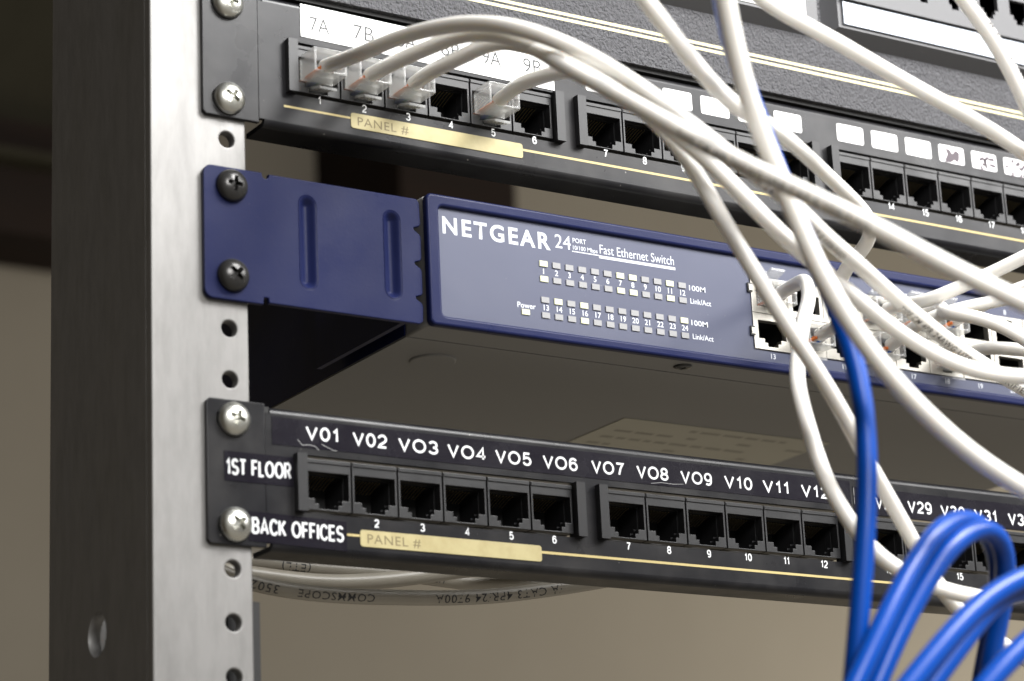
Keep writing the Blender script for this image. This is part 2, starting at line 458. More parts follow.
# ------------------------------------------------------------------ upright post of the rack
HOLES = [0, 12.7, 28.575, 44.45, 57.15, 73.025, 88.9, 101.6, 117.475, 133.35, 146.05, 161.925, 177.8, -15.875, -31.75, -44.45, -60.325, -76.2, -88.9, -104.775, -120.65]
rail = thing("rack_post", "bare brushed aluminium rack post with a row of round screw holes", "rack post", (0, 0, -260))
outline = rrect(-25.4, 6.35, -260, 420, 0.6, 2)
bm = plate([outline] + [circle(0, z, 2.55, 20) for z in HOLES], 0, 4.0, 0.5, 3)
link_mesh("front_flange", bm, M['aluminium'], rail, smooth=0.7)
# web with its round lightening hole: a plate built in xz, turned to lie in yz
bm = plate([rrect(4.0, 76.2, -260, 420, 0.3, 2), circle(39.4, -58.4, 6.6, 32), circle(39.4, 250, 6.6, 32)], 0, 4.0, 0.2, 1)
for v in bm.verts: v.co = (-25.4 + v.co.y + 0.03, v.co.x, v.co.z)
link_mesh("side_web", bm, M['aluminium'], rail, smooth=0.7)
link_mesh("edge_strip", bbox(2.0, 12.6, 8.0, 14.0, -260, -52, 0.3), M['dark'], rail)
link_mesh("rear_flange", bbox(-21.3, 6.35, 72.2, 76.15, -260, 420, 0.3), M['aluminium'], rail)

# ------------------------------------------------------------------ screws
def lathe(profile, n=28):
    """profile = (radius, depth) pairs, axis along y"""
    bm = bmesh.new(); rings = []
    for r, y in profile:
        rings.append([bm.verts.new((r * math.cos(2*math.pi*k/n), y, r * math.sin(2*math.pi*k/n))) for k in range(n)] if r > 1e-6 else [bm.verts.new((0, y, 0))])
    for a, c in zip(rings, rings[1:]):
        for k in range(n):
            if len(a) == 1: bm.faces.new((a[0], c[k], c[(k+1) % n]))
            elif len(c) == 1: bm.faces.new((a[k], a[(k+1) % n], c[0]))
            else: bm.faces.new((a[k], a[(k+1) % n], c[(k+1) % n], c[k]))
    bmesh.ops.recalc_face_normals(bm, faces=bm.faces)
    return bm

def screw_mesh(R=5.25, H=3.5):
    prof = [(0, -H)] + [(R * math.sin(a), -H * math.cos(a) ** 0.8) for a in (math.radians(d) for d in (8, 16, 25, 35, 45, 55, 65, 75, 83))] + [(R, -0.25), (R * 0.97, 0), (2.4, 0.0), (2.4, 2.0), (0, 2.0)]
    head = lathe(prof, 36)
    cutter = bmesh.new()
    for rot in (0, 90):
        a, c, dp = 2.75, 0.62, 2.0
        q = Matrix.Rotation(math.radians(rot), 3, 'Y')
        vs = []
        for y, ka, kc in ((-H - 1, 1.25, 1.25), (-H + dp, 0.45, 0.8)):
            for sx, sz in ((-1, -1), (1, -1), (1, 1), (-1, 1)):
                vs.append(cutter.verts.new(q @ Vector((sx * a * ka, y, sz * c * kc))))
        for f in ((0, 1, 2, 3), (7, 6, 5, 4), (0, 4, 5, 1), (1, 5, 6, 2), (2, 6, 7, 3), (3, 7, 4, 0)):
            cutter.faces.new([vs[i] for i in f])
        bmesh.ops.recalc_face_normals(cutter, faces=cutter.faces)
        me1 = bpy.data.meshes.new("a"); head.to_mesh(me1); me2 = bpy.data.meshes.new("b"); cutter.to_mesh(me2)
        o1 = bpy.data.objects.new("a", me1); o2 = bpy.data.objects.new("b", me2)
        COL.objects.link(o1); COL.objects.link(o2)
        md = o1.modifiers.new("cut", 'BOOLEAN'); md.operation = 'DIFFERENCE'; md.object = o2; md.solver = 'EXACT'
        dg = bpy.context.evaluated_depsgraph_get(); dg.update()
        me3 = bpy.data.meshes.new_from_object(o1.evaluated_get(dg))
        head.free(); head = bmesh.new(); head.from_mesh(me3)
        cutter.free(); cutter = bmesh.new()
        bpy.data.objects.remove(o1); bpy.data.objects.remove(o2)
    return head

SCREW = screw_mesh()
def screw(parent, x, z, y, m, turn, label=None):
    b = SCREW.copy()
    bmesh.ops.rotate(b, verts=b.verts, cent=(0, 0, 0), matrix=Matrix.Rotation(math.radians(turn), 3, 'Y'))
    bmesh.ops.translate(b, verts=b.verts, vec=(x, y, z))
    o = link_mesh("screw", b, m, parent, smooth=0.7)
    # flat washer lip under the head
    if label: o['label'] = label
    return o

# ------------------------------------------------------------------ patch panels
PITCH = 15.98
def jack_bm(x, zt):
    """x = left edge, zt = top edge of a socket: a black frame with the stepped eight-pin opening"""
    H = 15.75
    def q(u, v): return (x + u, zt - H + v)
    fr = [q(0.3, 0.1), q(PITCH - 0.3, 0.1), q(PITCH - 0.3, H), q(0.3, H)]
    op = [q(0.95, 11.8), q(15.0, 11.8), q(15.0, 3.5), q(12.6, 3.5), q(12.6, 2.0), q(11.3, 2.0), q(11.3, 0.5), q(4.7, 0.5), q(4.7, 2.0), q(3.4, 2.0), q(3.4, 3.5), q(0.95, 3.5)]
    bm = plate([fr, op], -2.0, 1.2, 0.12, 1)
    # second, deeper step that shows behind the front lugs
    op2 = [q(1.1, 11.6), q(14.9, 11.6), q(14.9, 4.4), q(13.4, 4.4), q(13.4, 2.9), q(12.0, 2.9), q(12.0, 0.8), q(4.0, 0.8), q(4.0, 2.9), q(2.6, 2.9), q(2.6, 4.4), q(1.1, 4.4)]
    join(bm, plate([fr, op2], 1.9, 4.6, 0.0, 0))
    op3 = [q(1.1, 11.6), q(14.9, 11.6), q(14.9, 0.9), q(1.1, 0.9)]
    join(bm, plate([fr, op3], 4.65, 13, 0.0, 0))
    # ledge on the top bar
    box(bm, x + 0.4, x + PITCH - 0.4, -2.35, -2.02, zt - 1.25, zt - 0.35)
    return bm
def jack_back_bm(x, zt):
    bm = bmesh.new(); box(bm, x + 0.6, x + PITCH - 0.6, 13.05, 14, zt - 15, zt - 0.4); return bm
def contacts_bm(x, zt):
    bm = bmesh.new()
    for k in range(8):
        cx = x + 3.95 + 1.16 * k
        tube(bm, [Vector((cx, 2.2, zt - 4.5)), Vector((cx, 4, zt - 4.8)), Vector((cx, 9, zt - 6.6))], 0.2, 6)
    return bm

def panel(dz, name, label):
    p = thing(name, label, "patch panel", (0, 0, dz - 38), "patch panels in the rack")
    Z = lambda z: z + dz
    # left ear
    ear = [(-8.7, -36.6), (-7.6, -37.7), (10.4, -37.7), (10.4, 6.1), (-7.6, 6.1), (-8.7, 5.0)]
    slots = [rrect(-5.5, 3.5, a - 3.0, a + 3.0, 2.9, 5) for a in (0, -31.75)]
    link_mesh("ear", plate([[(a, Z(b_)) for a, b_ in ear]] + [[(a, Z(b_)) for a, b_ in s] for s in slots], -1.7, -0.1, 0.25, 2), M['black_paint'], p, smooth=0.7)
    # face with the three openings for the socket blocks
    X0 = [39.095 - PITCH + 108.15 * g for g in range(3)]
    holes = [[(x - 1, Z(-26.2)), (x + 6 * PITCH + 1, Z(-26.2)), (x + 6 * PITCH + 1, Z(-8.4)), (x - 1, Z(-8.4))] for x in X0]
    face = [(10.43, Z(-36.2)), (474, Z(-36.2)), (474, Z(3.2)), (10.43, Z(3.2))]
    bm = plate([face] + holes, -1.7, -0.1, 0.0, 0)
    link_mesh("faceplate", bm, M['black_paint'], p, smooth=0.5)
    # rolled top and bottom edges running the whole width
    def roll(zc, sgn, depth):
        R = 2.2; prof = []
        yc = -1.7 + R
        for k in range(9):
            a = math.radians(90 * k / 8); prof.append((yc - R * math.cos(a), zc + sgn * R * math.sin(a)))
        prof.append((depth, zc + sgn * R)); prof.append((depth, zc + sgn * (R - 1.6))); prof.append((yc, zc + sgn * (R - 1.6)))
        prof.append((-0.1, zc))
        bm = bmesh.new()
        A = [bm.verts.new((12.2, y, Z(z))) for y, z in prof]; B = [bm.verts.new((474, y, Z(z))) for y, z in prof]
        n = len(prof)
        for k in range(n): bm.faces.new((A[k], A[(k+1) % n], B[(k+1) % n], B[k]))
        bm.faces.new(A); bm.faces.new(B[::-1])
        return bm
    link_mesh("top_lip", roll(3.2, 1, 11), M['black_paint'], p, smooth=0.6)
    link_mesh("bottom_lip", roll(-36.2, -1, 11), M['black_paint'], p, smooth=0.6)
    for g, x0 in enumerate(X0):
        for k in range(6):
            jx = x0 + k * PITCH
            if jx > 345: continue
            j = link_mesh("jack", jack_bm(jx, Z(-9.45)), M['jack_plastic'], p, smooth=0.3)
            link_mesh("socket_back", jack_back_bm(jx, Z(-9.45)), M['dark'], j)
            link_mesh("contacts", contacts_bm(jx, Z(-9.45)), M['gold_pin'], j)
        for xa, xb in ((x0 - 3.4, x0 - 0.1), (x0 + 6 * PITCH + 0.1, x0 + 6 * PITCH + 3.4)):
            link_mesh("end_cap", bbox(xa, xb, -4.4, 1.0, Z(-26.2), Z(-8.6), 0.3), M['black_plastic'], p)
    # small stop notch where the ear meets the rolled edge
    link_mesh("notch_plug", bbox(10.6, 12.0, -1.2, 1, Z(3.4), Z(5.2), 0.2), M['dark'], p)
    return p, X0, Z

FY = -1.78        # printed things stand this far forward on the faceplate
# ---- lower panel
lower, X0, Z = panel(0.0, "patch_panel", "black patch panel with empty ports under a white lettered strip running from V01 onwards")
for z, t in ((0, 20), (-31.75, 50)): screw(lower, 0, z, -1.72, M['zinc'], t)
nums = [strokes(str(i + 1), X0[i // 6] + (i % 6 + 0.5) * PITCH + 0.4, -28.8, FY, 2.6, 0.42, align='CENTER') for i in range(1, 18)]
for g in range(3): link_mesh("port_numbers", merge(nums[max(0, 6*g-1):6*g+5]), M['white_ink'], lower, smooth=0)
# label strips
wear = bmesh.new()
ribbon(wear, [(21.1, -4.0), (22.6, -5.6), (25.2, -5.3), (27.0, -5.6), (28.2, -6.6)], 0.16, -1.93)
ribbon(wear, [(29.2, -4.6), (30.2, -5.2), (31.6, -5.6), (33.0, -6.2), (34.4, -6.3)], 0.14, -1.93)
ribbon(wear, [(150, -5.9), (154, -5.3), (159, -5.4), (163, -5.0)], 0.12, -1.93)
ribbon(wear, [(234.95, 0.2), (234.95, -2.6)], 0.2, -1.93)
ribbon(wear, [(234.95, -3.1), (234.95, -5.4)], 0.2, -1.93)
face_forward(wear)
def strip(parent, x0, x1, z0, z1, y, m, thick=0.12, name="label_strip", tilt=0.0, label=None):
    bm = bbox(x0, x1, y - thick, y, z0, z1, 0.05, 1)
    t = math.tan(math.radians(tilt))
    for v in bm.verts: v.co.z += (v.co.x - x0) * t
    o = link_mesh(name, bm, m, parent, smooth=0.5)
    if label: o['label'] = label
    return o
s = strip(lower, 12.6, 233.5, -6.3, 2.3, -1.73, M['tape'])
link_mesh("peeled_edge", wear, mat("frayed_film", (0.30, 0.30, 0.30), 0.4), s, smooth=0)
words = [("V01", 23.9, 11.4, -3.75), ("V02", 39.9, 12.0, -3.95), ("VO3", 55.8, 14.2, -4.15), ("VO4", 73.3, 14.1, -4.4), ("VO5", 90.7, 13.4, -4.55), ("VO6", 108.4, 13.2, -4.6), ("VO7", 126.9, 12.6, -4.5), ("VO8", 144.5, 12.6, -4.55),
         ("VO9", 162.0, 12.8, -4.65), ("V10", 179.8, 11.6, -4.7), ("V11", 195.8, 11.2, -4.75), ("V12", 212.0, 12.0, -4.85)]
link_mesh("lettering", merge([strokes(w, x, z, -1.9, 4.35, 0.72, width=wd) for w, x, wd, z in words]), M['white_ink'], s, smooth=0)
s = strip(lower, 234.6, 352, -8.6, 0.6, -1.73, M['tape'])
words = [("V28", 244.0, 10.6, -6.3), ("V29", 258.6, 11.0, -6.45), ("V30", 273.6, 11.3, -6.7), ("V31", 289.1, 10.8, -6.85), ("V32", 305.1, 11.3, -7.0), ("V33", 321, 11.3, -7.15)]
link_mesh("lettering", merge([strokes(w, x, z, -1.9, 4.35, 0.72, width=wd) for w, x, wd, z in words]), M['white_ink'], s, smooth=0)
s = strip(lower, -3.2, 19.6, -18.7, -9.7, -1.75, M['tape'])
link_mesh("lettering", strokes("1ST FLOOR", -2.8, -16.9, -1.9, 5.0, 0.70, width=21.6, tilt=1.0), M['white_ink'], s, smooth=0)
s = strip(lower, 4.6, 37.0, -36.2, -27.2, -1.75, M['tape'], tilt=-1.2)
link_mesh("lettering", strokes("BACK OFFICES", 5.4, -34.0, -1.95, 5.0, 0.70, width=30.6, tilt=-0.6), M['white_ink'], s, smooth=0)

def tag_strip(parent, Z, x0, x1):
    link_mesh("gold_line", merge([sheet([(19 if Z(0) > 50 else 37.2, Z(-32.1)), (x0, Z(-32.1)), (x0, Z(-31.4)), (19 if Z(0) > 50 else 37.2, Z(-31.4))], FY), sheet([(x1, Z(-32.3)), (474, Z(-32.3)), (474, Z(-31.5)), (x1, Z(-31.5))], FY)]), M['gold_line'], parent, smooth=0)
    bm = plate([rrect(x0, x1, Z(-35.0), Z(-29.9), 0.9, 4)], -1.95, -1.72, 0.05, 1)
    t = link_mesh("name_tag", bm, M['tag_yellow'], parent, smooth=0.5)
    link_mesh("lettering", lettering("PANEL #", x0 + 2.4, Z(-33.9), -1.99, 3.0, 0.0, 1.1, width=18.5), M['brown_ink'], t, smooth=0)
tag_strip(lower, Z, 41.6, 106.3)

# ---- upper panel
upper, X0, Z = panel(133.35, "patch_panel", "black patch panel with white paper labels, its first ports filled by white cables")
for z, t in ((133.35, 10), (101.6, 35)): screw(upper, 0, z, -1.72, M['zinc'], t)
nums = [strokes(str(i + 1), X0[i // 6] + (i % 6 + 0.5) * PITCH + 0.5, Z(-28.1), FY, 2.7, 0.42, align='CENTER') for i in range(0, 18)]
for g in range(3): link_mesh("port_numbers", merge(nums[6*g:6*g+6]), M['white_ink'], upper, smooth=0)
tag_strip(upper, lambda z: Z(z) + 1.0, 42.5, 106.6)
# printed white boxes above the sockets
for g in range(3):
    for k in range(6):
        if g == 0: continue
        cx = X0[g] + (k + 0.5) * PITCH
        if cx > 350: continue
        w = link_mesh("label_box", sheet(rrect(cx - 6.1, cx + 6.1, Z(-5.2), Z(1.5), 0.9, 4), FY - 0.02), M['white_paper'], upper, smooth=0)
        if g == 2 and k == 3:
            pts = [(-3.6, -0.2), (-3.0, 1.4), (-2.0, 3.0), (-3.0, 5.6), (-0.8, 5.0), (0.4, 3.6), (2.2, 5.2), (3.9, 4.4), (3.6, 1.6), (2.4, 0.4), (1.2, 1.2), (-0.6, 0.0)]
            link_mesh("marker_blot", sheet([(cx + a, Z(-5.0) + b_) for a, b_ in pts], FY - 0.05), M['marker'], w, smooth=0)
        if g == 2 and k in (4, 5):
            random.seed(30 + k)
            b = bmesh.new()
            for t in range(9):
                a = Vector((cx + random.uniform(-4.5, 3.5), FY - 0.06, Z(-4.4 + random.uniform(0, 4.4)))); c = a + Vector((random.uniform(-1, 3.2), 0, random.uniform(-2.4, 2.4)))
                d = (c - a).normalized(); nrm = Vector((-d.z, 0, d.x)) * 0.6
                b.faces.new([b.verts.new(v) for v in (a - nrm, c - nrm, c + nrm, a + nrm)])
            face_forward(b)
            link_mesh("marker_blot", b, M['marker'], w, smooth=0)
# the typed paper strip over ports 1 to 6
s = strip(upper, 25.4, 120.4, Z(-6.2), Z(4.9), -1.8, M['white_paper'], tilt=-0.9)
words = [("7A", 28.7, 6.9, 129.6), ("7B", 44.4, 7.4, 130.0), ("8A", 60.2, 7.2, 130.3), ("8B", 76.8, 7.2, 130.4), ("9A", 92.5, 7.2, 130.4), ("9B", 108.4, 7.2, 130.4)]
link_mesh("lettering", merge([lettering(w, x, z, -1.98, 5.3, -0.1, width=wd, tilt=-1) for w, x, wd, z in words]), M['black_ink'], s, smooth=0)

# ------------------------------------------------------------------ network switch
sw = thing("network_switch", "navy blue network switch with rows of small lights beside crowded ports", "network switch", (232, 0, 37))
SX0, SX1, SZ0, SZ1 = 67.6, 397.6, 37.2, 80.9
link_mesh("chassis", bbox(SX0 + 0.6, SX1 - 0.6, 12.2, 208, SZ0 + 0.35, SZ1 - 0.4, 0.8, 3), M['chassis'], sw)
link_mesh("front_shell", plate([rrect(SX0 + 0.3, SX1 - 0.3, SZ0 + 0.3, SZ1 - 0.3, 0.8, 3), [(SX0 + 1.6, SZ0 + 1.6), (SX1 - 1.6, SZ0 + 1.6), (SX1 - 1.6, SZ1 - 1.6), (SX0 + 1.6, SZ1 - 1.6)]], -1.2, 11.3, 0.1, 1), M['chassis'], sw, smooth=0.5)
link_mesh("cover", bbox(SX0 + 0.2, SX0 + 0.58, 12.4, 207.5, SZ0 + 1.0, SZ1 - 0.8, 0.1), M['navy'], sw)
outer = rrect(SX0, SX1, SZ0, SZ1, 2.0, 6)
inner = rrect(72.0, SX1 - 4.2, 40.5, 77.0, 1.6, 5)
link_mesh("bezel", plate([outer, inner], -4.6, -1.25, 0.9, 4), M['navy'], sw, smooth=0.7)
PX0, PP = 195.5, 15.6
NP = 9
block = [(PX0, 44.7), (PX0 + NP * PP, 44.7), (PX0 + NP * PP, 70.6), (PX0, 70.6)]
link_mesh("face", plate([rrect(71.4, SX1 - 3.6, 39.9, 77.6, 1.6, 5), [(a + (0.4 if a < 300 else -0.4), c) for a, c in block]], -3.1, -1.3, 0.0), M['face_blue'], sw, smooth=0.5)
# sockets: two rows in a bright metal shield
def port_open(x, z, flip):
    def q(u, v): return (x + u, z + (12.9 - v if flip else v))
    return [q(2.2, 10.4), q(14.0, 10.4), q(14.0, 4.0), q(11.6, 4.0), q(11.6, 2.6), q(10.3, 2.6), q(10.3, 1.3), q(5.9, 1.3), q(5.9, 2.6), q(4.6, 2.6), q(4.6, 4.0), q(2.2, 4.0)]
for i in range(NP):
    for row in (0, 1):
        x = PX0 + PP * i; z = 44.75 + 12.95 * row
        fr = [(x + 0.12, z + 0.08), (x + PP - 0.12, z + 0.08), (x + PP - 0.12, z + 12.87), (x + 0.12, z + 12.87)]
        bm = plate([fr, port_open(x, z, row)], -3.6, -1.0, 0.12, 1)
        j = link_mesh("shielded_port", bm, M['nickel'], sw, smooth=0.3)
        b = bmesh.new(); box(b, x + 1.0, x + PP - 1.0, -0.95, 10.5, z + 0.9, z + 12.0)
        fs = [f for f in b.faces if f.normal.y < -0.5 or all(abs(v.co.y + 0.95) < 1e-4 for v in f.verts)]
        bmesh.ops.delete(b, geom=fs, context='FACES_ONLY')
        link_mesh("socket_back", b, M['dark'], j)
for z in (66.4, 51.0):
    link_mesh("shield_tab", bbox(PX0 - 1.3, PX0 + 0.6, -3.75, -3.2, z - 1.6, z + 1.6, 0.15), M['black_plastic'], sw)
    link_mesh("shield_tab", bbox(PX0 - 0.9, PX0 + 0.8, -3.95, -3.78, z - 1.1, z + 1.1, 0.05), M['nickel'], sw)
SY = -3.16
link_mesh("port_numbers", merge([lettering(str(13 + i), PX0 + PP * (i + 0.5), 42.0, SY, 1.9, 0.05, align='CENTER') for i in range(8)] + [lettering(str(1 + i), PX0 + PP * (i + 0.5) + (0 if i else -0.2), 71.6, SY, 1.9, 0.05, align='CENTER') for i in range(8)]), M['logo_ink'], sw, smooth=0)
# name and lamp legends
LT = []
LT.append(lettering("NETGEAR", 74.4, 69.2, SY, 5.7, 0.5, 1.25, width=40.8))
LT.append(lettering("24", 117.0, 70.3, SY, 4.9, 0.02, width=6.2))
LT.append(lettering("PORT", 124.0, 73.0, SY, 1.7, 0.05, width=5.3))
LT.append(lettering("10/100 Mbps", 124.0, 70.6, SY, 1.5, 0.05, width=9.7))
LT.append(lettering("Fast Ethernet Switch", 134.6, 70.7, SY, 3.3, 0.0, width=30.0))
LT.append(sheet([(123.6, 69.75), (134.2, 69.75), (134.2, 70.1), (123.6, 70.1)], SY))
LT.append(sheet([(134.2, 69.0), (165.0, 69.0), (165.0, 70.0), (134.2, 70.0)], SY))
lx = [112.0 + 5.02 * i for i in range(12)]
for i in range(12):
    LT.append(lettering(str(i + 1), lx[i], 60.5, SY, 1.95, 0.1, align='CENTER'))
    LT.append(lettering(str(i + 13), lx[i] + 0.2, 48.2, SY, 1.95, 0.1, align='CENTER'))
for z in (62.6, 50.4): LT.append(lettering("100M", 170.2, z + 0.1, SY, 1.9, 0.08, width=6.8))
for z in (58.0, 45.6): LT.append(lettering("Link/Act", 170.4, z + 0.1, SY, 1.9, 0.08, width=8.6))
LT.append(lettering("Power", 101.3, 48.0, SY, 1.9, 0.08, width=7.0))
for _bm in LT: bmesh.ops.translate(_bm, verts=_bm.verts, vec=(-0.5, 0, -0.6))
link_mesh("lettering", merge(LT), M['logo_ink'], sw, smooth=0)
lit = {('a', 1), ('b', 1), ('a', 7), ('b', 7), ('a', 8), ('b', 8), ('a', 11), ('b', 11), ('c', 14), ('c', 16), ('d', 16), ('c', 24)}
for row, z, n0 in (('a', 63.9, 1), ('b', 58.7, 1), ('c', 51.6, 13), ('d', 46.4, 13)):
    for i in range(12):
        on = (row, n0 + i) in lit
        o = link_mesh("led", bbox(lx[i] - 2.0, lx[i] + 1.0, -3.45, -3.05, z - 1.5, z + 0.4, 0.12), M['led_on' if on else 'led_off'], sw)
        if on: o['label'] = "lit pale yellow light"
o = link_mesh("led", bbox(104.3 - 2.0, 104.3 + 1.0, -3.45, -3.05, 45.1, 46.9, 0.12), M['led_on'], sw); o['label'] = "lit power light"
# underside: fold, embossed disc, screw and rating sticker
b = bmesh.new()
ring = lathe([(0, 0.0), (7.3, 0.0), (7.7, 0.3), (7.8, 0.9)], 40)
for v in ring.verts: v.co = (v.co.x + 89.3, v.co.z + 31.5, SZ0 - 0.35 + v.co.y * 0.8)
link_mesh("embossed_disc", ring, M['chassis'], sw, smooth=0.3)
b = SCREW.copy(); bmesh.ops.scale(b, vec=(0.62, 0.25, 0.62), verts=b.verts)
for v in b.verts: v.co = (v.co.x + 170.2, v.co.z + 3.9, SZ0 + 0.28 + v.co.y)
link_mesh("screw", b, M['black_steel'], sw, smooth=0.7)
b = bmesh.new(); box(b, 190, 284, 67, 140, SZ0 + 0.1, SZ0 + 0.34)
st = link_mesh("rating_sticker", b, M['sticker'], sw)
b = bmesh.new()
random.seed(5)
for r in range(6):
    y = 72 + r * 9
    x = 196.0
    while x < 276:
        w = random.uniform(3, 9)
        if random.random() < 0.72:
            b.faces.new([b.verts.new(v) for v in ((x, y, SZ0 + 0.06), (x, y + 2.6, SZ0 + 0.06), (x + w, y + 2.6, SZ0 + 0.06), (x + w, y, SZ0 + 0.06))])
        x += w + 1.8
link_mesh("print", b, M['sticker_ink'], st, smooth=0)

# mounting ear: sheet with two pressed grooves, a scalloped inner edge and a return bend along the case
EZ0, EZ1 = 36.9, 79.1
def arc(cx, cz, r, a0, a1, n=5): return [(cx + r * math.cos(math.radians(a0 + (a1 - a0) * k / n)), cz + r * math.sin(math.radians(a0 + (a1 - a0) * k / n))) for k in range(n + 1)]
out = arc(-6.2, EZ0 + 2.8, 2.8, 180, 270)
out += [(10.5, EZ0), (10.7, EZ0 + 2.2), (12.2, EZ0 + 2.2), (12.5, EZ0 + 0.6)]
out += [(65.0, EZ0 + 0.6), (66.2, EZ0 + 1.6)]
for zc in (43.4, 54.8, 66.2):
    out += [(66.4, zc), (65.9, zc + 1.0), (63.9, zc + 2.2), (63.9, zc + 3.0), (65.9, zc + 3.6), (66.4, zc + 4.4)]
out += [(66.2, EZ1 - 1.4), (65.2, EZ1 - 0.2), (13.2, EZ1 - 0.2)] + arc(11.9, EZ1 - 0.6, 1.25, 20, -200, 6) + [(10.4, EZ1)]
out += arc(-6.2, EZ1 - 2.8, 2.8, 90, 180)
def stadium(cx, z0, z1, r, n=8):
    return [(cx + r * math.cos(a), z1 - 2.7 + r * math.sin(a)) for a in (math.pi * k / n for k in range(n + 1))] + [(cx + r * math.cos(a), z0 + 2.7 + r * math.sin(a)) for a in (math.pi + math.pi * k / n for k in range(n + 1))]
grooves = [(26.1, 44.0, 73.6), (55.9, 44.8, 73.2)]
slots = [rrect(-3.6, 3.6, z - 2.9, z + 2.9, 2.8, 5) for z in (44.45, 73.025)]
bm = plate([out] + slots + [stadium(c, a, z, 3.1) for c, a, z in grooves], -2.2, -0.3, 0.28, 2)
for cx, z0, z1 in grooves:
    prev = None
    for r in (3.3, 3.0, 2.7, 2.4, 2.1, 1.8, 1.5, 1.2, 0.9, 0.6, 0.3):
        y = -2.22 + 2.1 * (0.5 + 0.5 * math.cos(math.pi * min(1, r / 3.1))) ** 0.85 if r < 3.2 else -1.9
        ring = [bm.verts.new((x, y, z)) for x, z in stadium(cx, z0, z1, r)]
        if prev:
            n = len(ring)
            for k in range(n): bm.faces.new((prev[k], prev[(k + 1) % n], ring[(k + 1) % n], ring[k]))
        prev = ring
    bm.faces.new(prev)
bmesh.ops.remove_doubles(bm, verts=bm.verts, dist=0.002)
box(bm, 61.6, 63.4, -0.25, 60, EZ0 + 2.2, EZ1 - 2)
ear = link_mesh("mounting_ear", bm, M['navy'], sw, smooth=0.6)
tip = plate([out], -2.42, -2.22, 0.0, 0); tip.free()
for z, t in ((73.025, 5), (44.45, 45)): screw(sw, 0.2, z, -2.25, M['black_steel'], t)
# bright worn rim along the ear's top edge
# ------------------------------------------------------------------ hub with the crinkled front, above the panels
hub = thing("network_hub", "black crinkle painted hub with a double gold stripe along the very top", "hub", (232, 0, 141))
HY = -2.4
link_mesh("case", bbox(4, 474, HY, 95, 141.3, 262, 1.6, 4), M['crinkle'], hub)
link_mesh("stripe", merge([sheet([(-0 + 8, 153.6), (470, 153.6), (470, 154.7), (8, 154.7)], HY - 0.07), sheet([(8, 151.6), (470, 151.6), (470, 152.7), (8, 152.7)], HY - 0.07)]), M['pale_gold'], hub, smooth=0)
link_mesh("seam_rail", bbox(14, 474, -0.8, 40, 139.75, 141.0, 0.3), M['dark'], hub)

def module(x0, x1, z0, z1, name, m, yf=-7.5, ins=4.0):
    """raised block with sloping sides"""
    bm = bmesh.new()
    A = [bm.verts.new(p) for p in ((x0, HY + 0.05, z0), (x1, HY + 0.05, z0), (x1, HY + 0.05, z1), (x0, HY + 0.05, z1))]
    B = [bm.verts.new(p) for p in ((x0 + ins, yf, z0 + ins), (x1 - ins, yf, z0 + ins), (x1 - ins, yf, z1 - ins), (x0 + ins, yf, z1 - ins))]
    for k in range(4): bm.faces.new((A[k], A[(k + 1) % 4], B[(k + 1) % 4], B[k]))
    bm.faces.new(B)
    bevelled(bm, 0.35, 2, 0.3)
    return link_mesh(name, bm, m, hub, smooth=0.5)
o = module(96, 236, 166.2, 235, "module", M['grey_plastic'])
strip(hub, 106, 226.5, 171.4, 225, -7.55, M['white_paper'], 0.3, "name_plate")
o = module(237.6, 430, 166.0, 262, "module", M['grey_plastic'])
link_mesh("silver_trim", bbox(243.6, 424, -8.3, -7.45, 171.3, 180.2, 0.25), M['silver'], hub)
# sockets of the second module
xs = [249.5, 263.9, 278.8, 294.7, 313.8 - 2.8, 327.2]
pl = [[(243.4, 180.7), (424, 180.7), (424, 250), (243.4, 250)]]
socks = []
for r in range(3):
    for i in range(9):
        cx = 251.8 + 15.2 * i + (2.0 if i > 3 else 0); cz = 188.6 + 20 * r
        socks.append((cx, cz))
        pl.append([(cx - 4.6, cz + 8.0), (cx + 4.6, cz + 8.0), (cx + 4.6, cz + 1.8), (cx + 2.9, cz + 1.8), (cx + 2.9, cz), (cx + 1.7, cz), (cx + 1.7, cz - 1.8), (cx - 1.7, cz - 1.8), (cx - 1.7, cz), (cx - 2.9, cz), (cx - 2.9, cz + 1.8), (cx - 4.6, cz + 1.8)])
link_mesh("port_plate", plate(pl, -9.4, -7.52, 0.1, 1), M['grey_plastic'], hub, smooth=0.3)
b = bmesh.new(); box(b, 244, 423, -7.5, -7.4, 181, 249)
link_mesh("socket_back", b, M['dark'], hub)

